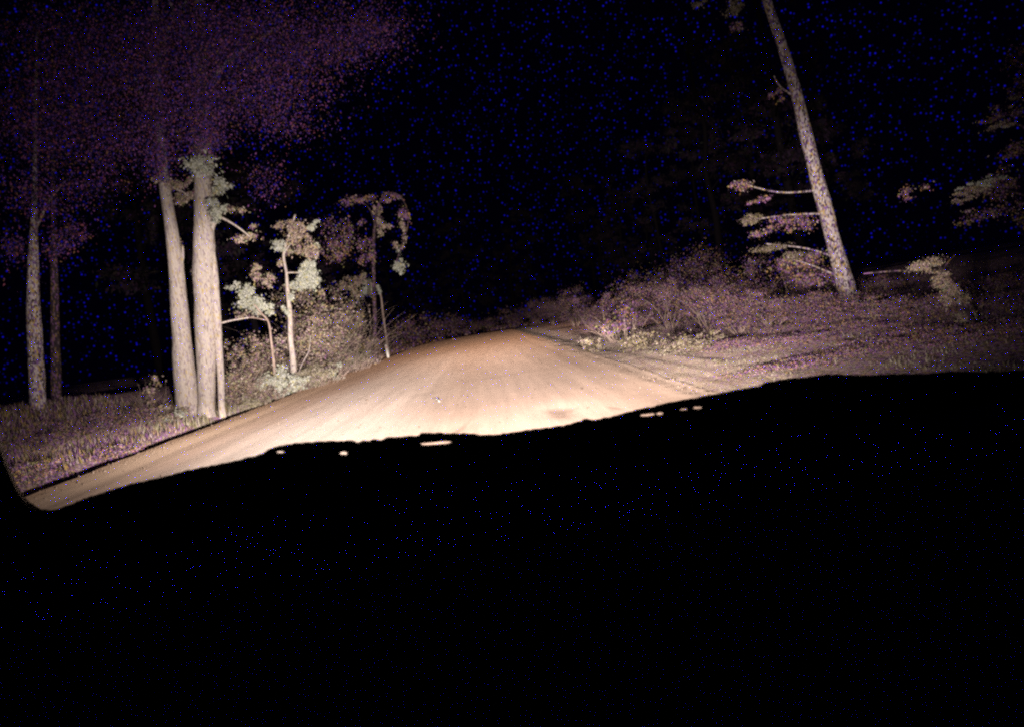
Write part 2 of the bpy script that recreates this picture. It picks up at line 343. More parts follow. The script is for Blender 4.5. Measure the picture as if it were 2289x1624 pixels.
o = mb.build('dirt_road', M_road, smooth=True); tag(o, None, None, kind='structure')

# loose stones on the road
mb = MB()
gs = random.Random(5)
for _ in range(1500):
    y = gs.uniform(8, 34); x = gs.choice([gs.uniform(RL, RR), gs.gauss(2.7,.25), gs.gauss(RL+.3,.3)]); r = gs.uniform(.006,.022)*(1 + (gs.random() < .03))
    if not RL+.05 < x < RR-.02: continue
    p = Vector((x, y, road_h(x, y)+r*.4)); i = len(mb.v)
    for k in range(5):
        a = k*1.2566+gs.random()*.6; mb.v.append((p.x+math.cos(a)*r, p.y+math.sin(a)*r, p.z-r*.5))
    mb.v.append((p.x+gs.uniform(-.3,.3)*r, p.y, p.z+r*gs.uniform(.4,.9)))
    for k in range(5): mb.f.append((i+k, i+(k+1)%5, i+5))
o = mb.build('gravel', mat('road_stone', [(0,(.30,.22,.17)),(.4,(.42,.33,.27)),(.8,(.20,.14,.11))], island=True)); tag(o, None, None, kind='stuff')

# ------------------------------------------------------------------ grass (nobody could count it)
def grass(name, m, areas, seed):
    g = random.Random(seed); mb = MB()
    for x0, x1, y0, y1, n, h0, h1, cl in areas:
        for _ in range(n):
            x = g.uniform(x0, x1); y = y0 + (y1-y0)*g.random()**1.3
            k = noise.noise(Vector((x*.8, y*.8, seed)))
            if k < cl: continue
            h = g.uniform(h0, h1)*(.7+.9*max(0,k)); a = g.uniform(0, math.pi); w = g.uniform(.006,.014)*(1+y/22)
            z = H(x, y)-.02; b = Vector((x, y, z)); dx = Vector((math.cos(a)*w, math.sin(a)*w, 0)); ln = Vector((g.uniform(-.4,.4), g.uniform(-.4,.4), 0))*h
            mb.tri(b-dx, b+dx, b+ln+Vector((0,0,h)))
    o = mb.build(name, m); tag(o, None, None, kind='stuff'); return o
grass('grass', grass_dry, [(-17,-8.5,7,26,60000,.05,.26,-.45), (-11,-8.3,26,60,14000,.15,.5,-.3), (7,20,9,34,26000,.02,.10,-.45), (-8.4,-7.75,12,60,5000,.05,.16,-.1)], 3)
grass('pale_grass', grass_pale, [(3.5,5.6,8,34,16000,.01,.045,-.4), (3.9,7,8,34,7000,.02,.08,-.1), (-10.6,-8.0,20,40,4000,.1,.4,.0)], 8)

# ------------------------------------------------------------------ trees of the left verge
PXM = lambda px, Y: px*Y/F0
def stem_from_px(mb, pts, Y, loc, n=14, lump=.12, seed=0, dY=0):
    P = [at(x, y, Y + dY*i/len(pts)) for i, (x, y, w) in enumerate(pts)]; r = [PXM(w, Y)/2 for *_, w in pts]
    P, r = dense(rel(P, loc), r, 6); mb.tube(P, r, n, lump, seed)
LS = .58
def crown_px(mb, clumps, Y, loc, size, g=rnd, front=False, **kw):
    for x, y, rx, ry, n in clumps:
        n = int(n*4)
        if front: c = at(x, y, Y - g.uniform(.8, 2.6)) - Vector(loc); n = int(n*1.6)
        else: c = at(x, y, Y + g.uniform(-.5, .5)) - Vector(loc)
        leaves(mb, c, (PXM(rx, Y), PXM(rx, Y)*.8, PXM(ry, Y)), n, size*LS, g=g, **(dict(lob=(.35,.95), stray=2) if front and size < .12 else dict(lob=(.12,.40), stray=4)))

def tree(name, label, cat, Y, trunk, bark, stems, limbs, crowns, group=None, lump=.12):
    """stems/limbs: lists of (x, y, width) in the measured frame at distance Y; crowns: (leaf material, leaf size, clumps)"""
    x, y, w = stems[0][0]
    p = at(x, y, Y); gz = H(p.x, p.y); loc = (p.x, p.y, min(p.z, gz))
    root = empty(name, loc, label, cat, group)
    t = MB()
    for i, s in enumerate(stems):
        q = at(s[0][0], s[0][1], Y); s = list(s)
        if i == 0 or s[0][1] > y-30:                     # carry the foot into the soil
            down = (q.z - H(q.x, q.y) + .25)*F0/Y
            k3 = .30*F0/Y; s = [(s[0][0]+max(down,8)*.1, s[0][1]+max(down,8), s[0][2]*1.38), (s[0][0], s[0][1], s[0][2]*1.12), (s[0][0]-k3*.1, s[0][1]-k3, s[0][2]*.99)] + s[1:]
        stem_from_px(t, s, Y, loc, lump=lump, seed=i*3.3+x)
    for i, s in enumerate(limbs): stem_from_px(t, s, Y, loc, n=6, lump=.15, seed=i)
    t.build('trunk', bark, root, smooth=True)
    for m, size, cl in crowns:
        c = MB(); crown_px(c, cl, Y, loc, size, front=(m is leaf_canopy or (m is leaf_pale and Y < 24 and x < 600))); c.build('crown', m, root)
    return root

tree('eucalyptus_tree', 'tall pale bare trunk nearest the road edge on the outer side of the paired trunks', 'tree', 23.2, 'trunk', bark_pale,
     [[(424,932,50),(417,870,46),(410,800,44),(402,700,38),(393,590,31),(378,480,25),(366,400,22),(357,290,19),(350,150,16),(346,-40,13),(340,-260,10)]],
     [[(404,600,7),(409,572,6),(408,550,4)], [(366,410,8),(400,425,7),(430,445,4)], [(358,300,9),(330,240,7),(300,170,4)], [(350,150,9),(380,60,7),(420,0,5)]],
     [(leaf_mix, .13, [(385,412,35,14,160),(410,438,30,16,140),(402,560,12,28,110),(350,400,22,14,60)]),
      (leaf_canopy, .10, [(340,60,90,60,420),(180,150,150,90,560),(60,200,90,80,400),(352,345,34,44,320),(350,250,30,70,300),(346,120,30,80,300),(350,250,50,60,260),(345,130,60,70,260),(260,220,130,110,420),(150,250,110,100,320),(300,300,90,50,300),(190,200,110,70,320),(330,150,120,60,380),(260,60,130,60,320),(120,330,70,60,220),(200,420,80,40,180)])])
tree('eucalyptus_tree', 'thickest pale trunk with a slender second stem and leafy sprays near its top', 'tree', 23.0, 'trunk', bark_pale,
     [[(463,940,37),(462,880,36),(461,800,41),(459,700,46),(457,610,47),(456,520,44),(455,430,39),(452,310,34),(449,170,28),(446,0,22),(440,-240,14)],
      [(498,928,15),(494,850,15),(489,770,17),(484,690,18),(478,600,16),(470,530,10)]],
     [[(470,520,12),(484,480,9),(480,450,5)], [(455,430,10),(470,400,8),(465,360,5)], [(462,470,8),(520,500,5),(560,530,3)], [(495,722,5),(520,716,4),(556,710,3)],
      [(450,200,12),(520,130,9),(620,60,5)], [(449,120,11),(400,50,9),(370,-20,5)]],
     [(leaf_pale, .15, [(457,365,36,34,90),(478,405,28,26,50),(480,468,24,36,130),(505,410,22,14,24)]),
      (leaf_mix, .13, [(440,400,36,16,140),(470,430,30,22,160),(450,605,28,9,50),(520,470,40,22,90),(550,520,50,24,120)]),
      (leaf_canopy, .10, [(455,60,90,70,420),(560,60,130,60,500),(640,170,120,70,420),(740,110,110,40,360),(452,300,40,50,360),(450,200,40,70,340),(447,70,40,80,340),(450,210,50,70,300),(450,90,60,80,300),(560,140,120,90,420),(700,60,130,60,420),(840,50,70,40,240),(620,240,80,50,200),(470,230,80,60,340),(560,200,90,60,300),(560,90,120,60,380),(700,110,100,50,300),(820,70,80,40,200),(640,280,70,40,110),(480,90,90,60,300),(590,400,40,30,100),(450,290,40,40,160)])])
tree('eucalyptus_tree', 'dim lone trunk standing on the grassy bank at the far left edge', 'tree', 22.0, 'trunk', bark_rough,
     [[(86,905,32),(80,800,31),(75,700,28),(74,600,23),(76,510,15),(78,380,9),(80,200,7),(84,40,5)]],
     [[(76,520,7),(110,450,5),(150,400,3)]],
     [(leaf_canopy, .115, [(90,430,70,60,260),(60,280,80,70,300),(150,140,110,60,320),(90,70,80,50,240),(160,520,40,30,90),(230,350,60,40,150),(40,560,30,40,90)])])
tree('eucalyptus_tree', 'faint slim trunk on the grassy bank just behind the dim lone trunk', 'tree', 25.0, 'trunk', bark_dark,
     [[(128,900,22),(124,780,20),(122,660,17),(120,520,11),(118,350,7),(116,120,5)]], [],
     [(leaf_canopy, .115, [(130,560,34,26,70),(180,300,60,50,200),(220,110,90,60,240)])])

# saplings between the pale trunks and the marker post
tree('sapling', 'thin leaning sapling with a pale leafy head beside the pale trunks', 'sapling', 27.0, 'trunk', twig,
     [[(617,888,5),(612,820,5),(606,760,5),(600,720,4),(584,700,4),(568,680,3)]],
     [[(597,716,3),(560,710,3),(530,716,2)], [(617,888,3),(616,840,3),(613,800,2)]],
     [(leaf_pale, .15, [(568,678,40,26,330),(548,652,26,24,150),(596,690,22,18,110),(520,640,30,18,60)]),
      (leaf_mix, .12, [(590,620,30,26,140),(560,600,34,26,80),(545,700,40,22,90)])])
tree('sapling', 'slim crooked tree with two bright leaf clusters in the middle of the left verge', 'sapling', 30.0, 'trunk', bark_pale,
     [[(660,868,14),(655,800,14),(650,760,12),(648,700,10),(643,650,9),(640,610,6),(634,570,6),(645,530,5),(660,480,4)]],
     [[(640,610,4),(665,610,3),(690,620,2)], [(634,570,4),(650,545,3),(690,510,2)], [(658,870,3),(672,820,2.4),(690,785,2),(694,750,1.2)]],
     [(leaf_pale, .17, [(688,602,24,22,330),(676,632,32,20,420),(700,628,20,22,200),(628,548,24,16,150),(705,548,12,10,50),(690,500,12,14,36),(706,492,7,12,20),(648,655,10,18,50),(640,688,8,22,44)]),
      (leaf_mix, .14, [(668,520,34,34,330),(690,560,26,30,230),(640,500,32,22,130),(660,560,30,24,150),(630,590,12,26,60)])])
tree('sapling', 'slender sapling rising behind the white marker post with a leafy head', 'sapling', 60.0, 'trunk', twig,
     [[(868,790,6),(862,745,5),(856,700,5),(851,660,4),(840,640,4),(812,625,3)]],
     [[(840,640,3),(790,630,2),(760,640,2)]],
     [(leaf_pale, .26, [(830,640,18,24,120),(810,650,26,16,110),(846,650,8,20,40)]),
      (leaf_mix, .24, [(800,625,34,18,170),(770,640,24,18,90),(822,655,24,16,80)])])
tree('sapling', 'dim arching tree whose drooping branch tip carries a small bright leaf cluster', 'sapling', 46.0, 'trunk', bark_dark,
     [[(840,800,10),(838,720,9),(836,640,8),(835,560,7),(838,500,6),(850,450,5),(880,432,4),(905,455,3),(912,500,3),(898,550,3),(884,590,2)]],
     [[(838,500,4),(820,460,3),(770,440,2)]],
     [(leaf_pale, .22, [(884,592,20,20,130),(893,565,10,18,30)]),
      (leaf_mix, .2, [(845,480,14,40,110),(862,510,22,22,90),(904,520,14,30,60),(888,545,16,18,50)]),
      (leaf_violet, .2, [(800,445,50,18,170),(870,440,36,16,110),(900,480,20,34,110),(770,520,60,60,260),(740,560,40,40,160),(820,560,36,50,150)])])

# ------------------------------------------------------------------ shrubs
def shrub(label, px, py, rx, h, Y=None, m=leaf_mix, n=500, size=.1, st=40, group='shrubs along the road verges', kind='shrub', dens=.55, tw=.018, lowf=.5, lean=.7):
    """px, py: foot in the measured frame; rx half width and h height in metres"""
    if Y is None: p = ground_hit(px, py)
    else:
        p = at(px, py, Y)
    loc = (p.x, p.y, H(p.x, p.y)-.03)
    root = empty(kind, loc, label, kind, group)
    g = random.Random(int(px*7+py))
    if st:
        s = MB(); sprigs(s, (0,0,0), Vector((rx, rx*.7, 0)), h, st if st < 20 else int(st*.7), tw, g, lean); s.build('stem', twig, root)
    if kind == 'shrub' and m is not leaf_violet: n = int(n*2.2); size *= .75; lo_ = (.09,.30); sy = 4
    else: lo_ = (.12,.4); sy = 5
    f = MB(); leaves(f, (0,0,h*lowf), (rx, rx*.75, h*.6), n, size, g=g, droop=.1, fill=dens, lob=lo_, stray=sy); f.build('foliage', m, root)
    return root
shrub('pale low bush at the foot of the leaning sapling', 622, 880, .95, 1.15, 26.5, leaf_pale, 900, .12, 16, lowf=.6)
shrub('pinkish dry brush against the low pale bush, on the side of the pale trunks', 555, 895, .8, 1.7, 26, leaf_mix, 500, .10, 70)
shrub('pale dry tussock on the ditch edge right of the low pale bush', 690, 862, 1.0, .9, 29.5, grass_pale, 700, .11, 50)
shrub('small pale bush between the leaning sapling and the crooked tree', 664, 868, .7, .8, 28.5, leaf_pale, 420, .12, 14)
shrub('brown scrub touching the slender stem of the paired trunks', 530, 908, .9, 1.9, 25.5, leaf_mix, 380, .10, 60)
shrub('short dry bush on the ditch edge beside the slender stem', 560, 905, .8, .8, 24.5, grass_pale, 500, .10, 50)
shrub('dry brush behind the low pale bush', 575, 880, 1.1, 2.3, 29, leaf_mix, 420, .11, 70)
shrub('tall tangled brush behind the crooked tree', 700, 850, 1.5, 3.4, 33, leaf_mix, 1000, .13, 50)
shrub('tallest tangled brush halfway to the white marker post', 755, 835, 1.9, 4.6, 38, leaf_mix, 1500, .16, 60)
shrub('broad brown thicket next before the white marker post', 800, 818, 1.9, 4.2, 45, leaf_mix, 1100, .18, 40, tw=.02, lean=.35)
shrub('low dry brush on the ditch edge before the thicket', 715, 856, 1.0, 1.3, 30.5, grass_pale, 520, .12, 60)
shrub('pale tussock on the ditch edge below the tallest brush', 748, 846, .7, .9, 32.5, leaf_pale, 170, .13, 30)
shrub('low scrub at the ditch edge below the brown thicket', 790, 828, 1.2, 1.5, 40, grass_pale, 520, .16, 60, tw=.025)
shrub('brown brush standing behind the leaning sapling', 600, 872, 1.5, 3.0, 31, leaf_mix, 800, .13, 60)
shrub('tall brush behind the brown scrub of the paired trunks', 550, 890, 1.4, 2.6, 29, leaf_mix, 700, .12, 60)
shrub('high tangle right behind the two bright leaf clusters', 690, 830, 2.2, 5.4, 42, leaf_mix, 1500, .17, 30, tw=.02, lean=.3)
shrub('high tangle below the leafy head above the marker post', 778, 815, 2.3, 6.2, 52, leaf_mix, 1500, .2, 25, tw=.02, lean=.3)
shrub('dark scrub right behind the white marker post', 822, 800, 1.2, 2.2, 60, leaf_mix, 500, .22, 0, tw=.03)
shrub('thin weedy bush at the foot of the thickest pale trunk', 380, 950, .7, .7, 21.5, leaf_mix, 320, .09, 30)
shrub('tiny green bush in front of the outer pale trunk', 395, 935, .35, .5, 21.2, leaf_pale, 160, .09, 12)
shrub('waist high weeds on the bank beside the outer pale trunk', 352, 925, .6, 1.4, 23, leaf_mix, 260, .09, 40)
LB = [(300,945,.9,.8,20), (230,955,1.0,.8,19), (160,960,1.0,.7,18), (95,960,1.0,.8,17), (60,1010,.8,.6,13.5), (250,1005,.7,.45,16)]
for i, (x, y, rx, h, Y) in enumerate(LB):
    shrub(['low weeds on the bank nearest the outer pale trunk','low weeds second along the bank from the outer pale trunk','low weeds midway between the outer pale trunk and the dim lone trunk','low weeds in front of the dim lone trunk','weeds lowest in the corner at the far left','small weeds beside the ditch in front of the bank'][i],
          x, y, rx, h, Y, leaf_violet, 2400, .032, 14, 'weeds on the left bank', 'weed', lean=.8)

# right verge: pale bushes first, then the broad belt of violet brown scrub
shrub('small pale bush at the road shoulder, first of the three from the vanishing point', 1330, 790, .5, .7, 23.5, leaf_straw, 420, .06, 0, lowf=.4)
shrub('wider pale bush in the middle of the three on the right shoulder', 1432, 802, .85, .62, 20.5, leaf_straw, 900, .06, 0, lowf=.4)
shrub('largest pale bush on the right shoulder nearest the car', 1555, 838, 1.0, .72, 17.0, leaf_straw, 1700, .055, 0, lowf=.4)
shrub('dim brown bush standing behind the three pale bushes', 1390, 760, 1.0, 1.6, 27, leaf_violet, 600, .09, 40)
RB = [(1240,735,1.6,2.6,70,900,.2),(1210,722,1.8,3.2,90,700,.26),(1290,740,1.5,2.6,52,800,.16),(1330,745,1.3,2.2,40,800,.13),(1420,745,1.4,2.1,32,900,.11),(1500,750,1.6,2.1,28,1100,.10),(1590,765,1.5,1.9,24,1200,.09),
      (1660,790,1.2,1.3,20,900,.085),(1740,800,1.3,.8,18.5,900,.08),(1830,790,1.3,.7,19,900,.08),(1700,750,1.7,2.0,26,1000,.10),(1790,740,1.6,1.9,27,900,.10),(1960,790,1.3,.5,16,800,.075),(2080,790,1.2,.4,15,700,.075),
      (2190,790,1.1,.4,14.5,600,.075),(1560,700,2.0,3.2,38,900,.15),(1470,710,2.0,3.4,46,900,.17),(1980,720,1.5,.9,24,600,.1),(2240,760,1.3,.5,18,500,.09)]
RL_ = ['scrub at the far end of the road on its right side','farthest scrub past the end of the lit road','tall dim scrub behind the darkened road shoulder','scrub just behind the smallest pale bush','scrub behind the middle pale bush','scrub rising between the middle and the largest pale bush','scrub rising behind the largest pale bush',
      'low scrub beside the largest pale bush','low scrub near the fallen pale stick, on its road side','low scrub below the leaning lit trunk, in front of it','scrub in the second row left of the fallen stick','scrub around the fallen pale stick','low scrub just right of the leaning lit trunk','low scrub below the bare horizontal branch','low scrub at the foot of the leafy leaning trunk','tall dim scrub farthest up behind the largest pale bush','tall dim scrub farthest up behind the middle pale bush','dim scrub behind the foot of the leaning lit trunk','scrub at the right frame edge']
for lb, (x, y, rx, h, Y, n, s) in zip(RL_, RB):
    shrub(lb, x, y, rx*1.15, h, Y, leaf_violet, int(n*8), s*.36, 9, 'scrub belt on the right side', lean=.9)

gw = random.Random(12)
WL = ['weeds at the outer rim of the pale shoulder, close to the windscreen edge','small weeds between the largest pale bush and the shoulder sand','weeds spreading beneath the bare horizontal branch','weeds just past the pale shoulder sand','flat weeds in front of the fallen stick','flat weeds before the foot of the leaning lit trunk','flat weeds rightward of the leaning lit trunk','weeds at the windscreen edge below the leafy leaning trunk','weeds lowest at the right frame edge']
for lb, (x, y, rx, h, Y) in zip(WL, [(1800,832,1.0,.22,11.6),(1650,812,.7,.3,16.5),(1940,815,1.2,.25,12.0),(1770,812,.9,.3,14.5),(1800,780,1.1,.35,17),(1900,790,1.1,.3,14.8),(2010,800,1.0,.3,13),(2130,810,1.0,.3,11.8),(2240,812,1.0,.3,11)]):
    shrub(lb, x, y, rx*1.3, h, Y, leaf_violet, 7500, .023, 0, 'weeds over the right shoulder', 'weed', lowf=.3)

FB = [('dim brush beyond the marker post, first past it on the left of the road', 905, 745, 3.2, 4.0, 72), ('dim brush left of the road end, second past the marker post', 960, 735, 3.4, 4.2, 84), ('dim brush closing the left side of the road end', 1020, 728, 3.4, 3.6, 96),
      ('dim low brush straight ahead where the road is lost', 1085, 722, 3.6, 3.0, 112), ('dim low brush just right of where the road is lost', 1150, 716, 3.6, 3.4, 104)]
for lb, x, y, rx, h, Y in FB:
    shrub(lb, x, y, rx, h, Y, leaf_violet, 2600, .17, 0, 'dim brush at the far end of the road', lowf=.45)

# right hand trees
tree('pine_tree', 'tall leaning trunk lit against the dark on the right, swept toward the road', 'tree', 21.6, 'trunk', bark_rough,
     [[(1918,725,22),(1905,680,32),(1890,635,40),(1868,560,34),(1848,480,32),(1832,420,31),(1806,320,28),(1783,220,25),(1757,130,23),(1722,25,20),(1690,-70,17),(1640,-200,12)]],
     [[(1845,478,6),(1770,480,4),(1690,490,3)], [(1868,575,6),(1800,555,4),(1710,545,3)], [(1880,620,6),(1820,595,4),(1760,575,3)], [(1832,425,5),(1740,430,4),(1640,405,3)], [(1783,220,6),(1745,195,4),(1730,170,3)], [(1690,-70,7),(1660,-30,5),(1630,5,3)]],
     [(leaf_straw, .08, [(1672,492,30,16,260),(1700,480,28,10,70),(1722,552,46,14,230),(1780,570,50,16,140),(1640,14,36,20,260),(1565,8,22,14,80),(1768,182,16,10,50)]),
      (leaf_violet, .11, [(1655,412,44,14,200),(1700,440,40,14,100),(1770,500,70,30,300),(1780,585,80,26,360),(1820,620,60,26,240),(1700,520,50,20,100),(1740,215,22,18,60),(1900,690,30,40,120),(1650,60,40,20,50)])])
tree('leaning_bush', 'leafy leaning bush with a bare horizontal branch near the right edge', 'bush', 12.4, 'trunk', bark_dark,
     [[(2196,775,11),(2172,715,10),(2142,655,9),(2108,605,7),(2082,578,5)]],
     [[(2096,602,6),(2040,604,5),(1985,607,4),(1930,612,3)], [(2142,655,4),(2165,690,3),(2160,730,2)], [(2108,605,4),(2120,585,3),(2135,570,2)]],
     [(leaf_mix, .05, [(2074,592,40,20,420),(2105,625,30,26,260),(2135,662,32,34,380),(2160,715,32,40,380)]),
      (leaf_pale, .05, [(2078,588,30,16,110),(2110,640,18,22,80),(2142,670,22,26,130),(2172,730,26,30,200)])])
tree('roadside_tree', 'dim spreading tree at the upper right, its outer sprays catching light', 'tree', 19.0, 'trunk', bark_dark,
     [[(2400,790,36),(2395,600,32),(2385,400,26),(2370,200,20),(2340,0,14)]],
     [[(2390,480,9),(2300,440,6),(2200,415,4)], [(2385,400,9),(2310,300,6),(2230,260,4)], [(2375,250,8),(2320,170,6),(2250,120,4)]],
     [(leaf_pale, .08, [(2185,415,46,14,120),(2230,395,30,12,50),(2235,280,34,10,30)]),
      (leaf_mix, .08, [(2190,418,54,18,260),(2150,440,36,16,100),(2235,280,44,14,90),(2265,230,30,16,70)]),
      (leaf_violet, .09, [(2240,410,70,40,300),(2270,330,60,30,160),(2250,250,60,24,160),(2270,120,50,40,120),(2200,480,80,30,140),(2275,200,30,50,110),(2050,420,50,30,70),(2290,480,60,60,160)])])

# fallen stick, marker post
pp = at(1785, 722, 20.5); g = empty('fallen_branch', (pp.x, pp.y, pp.z), 'short pale stick caught in the scrub left of the leaning lit trunk', 'fallen branch')
mb = MB(); P = rel([at(1765,716,20.5), at(1785,719,20.4), at(1806,720,20.5), at(1830,735,20.6), at(1850,790,20.8)], g.location); P, r_ = dense(P, [.02,.028,.026,.03,.03]); mb.tube(P, r_, 6, .2)
mb.build('limb', bark_pale, g, True)
mb = MB(); P = rel([at(1785,719,20.4), at(1780,708,20.3)], g.location); mb.tube(P, [.012,.006], 5); mb.build('twig', bark_pale, g, True)

sp_ = ground_hit(981, 903); g = empty('stick', (sp_.x, sp_.y, road_h(sp_.x, sp_.y)), 'small pale stick lying alone in the middle of the lit dirt road', 'stick')
mb = MB(); mb.tube([(-.05,.30,.018), (-.01,.1,.03), (.01,-.12,.028), (.05,-.34,.016)], [.008,.016,.017,.009], 6, .2); mb.build('limb', post_white, g, True)
mb = MB(); mb.tube([(0,.0,.03), (-.05,.06,.045), (-.07,.14,.04)], [.008,.006,.003], 5); mb.build('twig', post_white, g, True)
px_p = at(868, 798, 54.0); zz = H(px_p.x, px_p.y)
post = empty('marker_post', (px_p.x, px_p.y, zz), 'short white roadside marker post at the left road edge', 'marker post')
mb = MB(); i = 0
lean = -.03
prof = [(-.075,-.02),(.075,-.02),(.075,.02),(-.075,.02)]
for z in (-.1, .9, .96):
    for k, (x, y) in enumerate(prof):
        sx = 1 if z < .95 else .7
        mb.v.append((x*sx + lean*z, y, z + (.0 if z < .95 else 0)))
for l in (0, 4):
    for k in range(4): mb.f.append((l+k, l+(k+1)%4, l+4+(k+1)%4, l+4+k))
mb.f.append((8,9,10,11)); mb.build('shaft', post_white, post)
mb = MB(); mb.box((lean*.75, -.024, .75), (.035, .003, .06)); mb.build('reflector', reflector_red, post)

# ------------------------------------------------------------------ forest further back: every tree its own object, mesh data shared
def forest_proto(seed):
    g = random.Random(seed); hgt = g.uniform(15, 19)
    root = empty('forest_tree', (0,0,0), None, 'tree', 'dark forest trees behind the verges')
    t = MB(); P = [Vector((g.uniform(-.3,.3)*k*.4, g.uniform(-.2,.2)*k*.4, hgt*k/6-.2)) for k in range(7)]; r = [.28*(1-k/8) for k in range(7)]
    PP, rr = dense(P, r, 3); t.tube(PP, rr, 9, .12, seed)
    ends = []
    for k in range(16):
        z0 = hgt*g.uniform(.28,.95); a = g.uniform(0, 2*math.pi); L_ = g.uniform(1.2,3.4)*(1.15-z0/hgt*.5)
        b = Vector((0,0,z0)); i = min(5, int(z0/hgt*6)); b = P[i].lerp(P[i+1], z0/hgt*6-i)
        e = b + Vector((math.cos(a)*L_, math.sin(a)*L_, g.uniform(.2,1.4))); m_ = b.lerp(e,.5)+Vector((0,0,.25)); t.tube([b, m_, e], [.06,.04,.015], 5); ends.append(e)
    t.build('trunk', bark_unlit, root, True)
    c = MB()
    for e in ends: leaves(c, e, (g.uniform(.9,1.6), g.uniform(.9,1.6), g.uniform(.5,1.0)), g.randint(200,330), .24, g=g)
    leaves(c, (0,0,hgt*.97), (1.5,1.5,1.2), 320, .24, g=g)
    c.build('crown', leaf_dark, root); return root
protos = [forest_proto(s) for s in (11, 22, 33)]
used = [False]*3
def copy_tree(src):
    r = src.copy(); col.objects.link(r)
    for ch in src.children:
        c = ch.copy(); col.objects.link(c); c.parent = r
    return r
gf = random.Random(4); spots = []
for s in (-1, 1):
    for row in range(2):
        y = 42 + row*5
        while y < 125:
            x = (-15.5 if s < 0 else 16.5) + s*(row*4.5 + gf.uniform(-.5,2.5)) 
            spots.append((x, y)); y += gf.uniform(9, 13) + y*.08
for k in range(7): spots.append((-16 + k*4.3, 135 + gf.uniform(0,14)))
for k, (x, y) in enumerate(spots):
    j = k % 3
    o = protos[j] if not used[j] else copy_tree(protos[j]); used[j] = True
    o.location = (x, y, H(x, y)-.1); o.rotation_euler = (gf.uniform(-.04,.04), gf.uniform(-.05,.05), gf.uniform(0,6.28)); q = gf.uniform(.8,1.15); o.scale = (q, q, q)
    o['label'] = ('dark forest tree on the left side, lost in the night behind the lit verge' if x < -8 and y < 134 else
                  'dark forest tree on the right side, lost in the night behind the scrub' if x > 8 and y < 134 else 'dark forest tree beyond the far end of the road')
    o['group'] = ('dark forest trees behind the left verge' if x < -8 and y < 134 else 'dark forest trees behind the right scrub' if x > 8 and y < 134 else 'dark forest trees past the end of the road')

# ------------------------------------------------------------------ the car the photograph is taken from
CX = .12
car = empty('car', (CX, 1.2, 0), 'dark car seen from its own cabin, black dashboard and lower windscreen edge across the bottom', 'car')
off = Vector(car.location)
# windscreen plane: foot about 0.85 m ahead of the eye, leaning back
PN = Vector((0, 1.0, 1.15)).normalized(); PP0 = Vector((0, .85, 1.38))
def on_glass(px, py):
    d = ray(px, py); t = (PP0-EYE).dot(PN)/d.dot(PN); return EYE + d*t
gu = Vector((1,0,0)); gv = PN.cross(gu).normalized()
if gv.z < 0: gv = -gv
def uv(px, py):
    p = on_glass(px, py) - PP0; return (p.dot(gu), p.dot(gv))
top = [(-20,700),(-14,850),(-6,940),(2,1000),(18,1045),(38,1090),(62,1124),(92,1143),(122,1143),(150,1133),(200,1113),(250,1098),(300,1083),(360,1070),(420,1054),(480,1043),(540,1030),(585,1018),(600,1008),(625,1000),(660,994),
       (720,990),(790,988),(800,992),(812,988),(826,990),(834,985),(850,987),(866,981),(900,979),(936,977),(942,971),(1000,971),(1060,972),(1074,976),(1110,975),(1150,968),(1200,962),(1260,954),(1300,944),(1306,939),(1330,941),(1380,932),
       (1400,925),(1450,914),(1500,902),(1560,892),(1600,884),(1650,874),(1700,866),(1714,858),(1750,851),(1800,846),(1850,840),(1920,842),(2000,839),(2070,839),(2130,833),(2200,835),(2289,832),(2420,826)]
gj = random.Random(3); fine = []
for a, b in zip(top[:-1], top[1:]):
    n = max(1, int(math.hypot(b[0]-a[0], b[1]-a[1])/7))
    for k in range(n):
        j = 1.1 if a[0] > 60 else .3
        fine.append((a[0]+(b[0]-a[0])*k/n, a[1]+(b[1]-a[1])*k/n + gj.uniform(-j, j)))
fine.append(top[-1])
outline = [uv(*p) for p in fine] + [uv(2440,1130), uv(1100,1240), uv(-160,1400), uv(-230,700)]
def blob(cx, cy_, rx, ry, ang, n=16):
    o = []
    for k in range(n):
        a = 2*math.pi*k/n; c, s = math.cos(a), math.sin(a)
        x = rx*math.copysign(abs(c)**.6, c)*(1+gj.uniform(-.06,.06)); y = ry*math.copysign(abs(s)**.6, s)*(1+gj.uniform(-.1,.1))
        o.append(uv(cx + x*math.cos(ang)+y*math.sin(ang), cy_ - x*math.sin(ang)+y*math.cos(ang)))
    return o
holes = [blob(975,989,37,7.5,R(4)), blob(768,1012,9,8,0), blob(627,1009,10,7,0), blob(1447,926,19,7,R(4)), blob(1475,923,9,7,0), blob(1528,914,10,6,0), blob(1559,910,12,7,0),
         blob(302,1101,22,2.6,R(14)), blob(1885,865,5,2,0)]
cu_ = bpy.data.curves.new('edge', 'CURVE'); cu_.dimensions = '2D'; cu_.fill_mode = 'BOTH'; cu_.extrude = .003
for poly in [outline]+holes:
    s = cu_.splines.new('POLY'); s.points.add(len(poly)-1); s.use_cyclic_u = True
    for p, q in zip(s.points, poly): p.co = (q[0], q[1], 0, 1)
tmp = bpy.data.objects.new('tmp', cu_); col.objects.link(tmp)
me = bpy.data.meshes.new_from_object(tmp.evaluated_get(bpy.context.evaluated_depsgraph_get())); bpy.data.objects.remove(tmp)
fr = bpy.data.objects.new('windscreen_border', me); col.objects.link(fr); me.materials.clear(); me.materials.append(black_frit)
GM = Matrix((gu, gv, gu.cross(gv))).transposed().to_4x4(); GM.translation = PP0
me.transform(Matrix.Translation(-off) @ GM); fr.parent = car
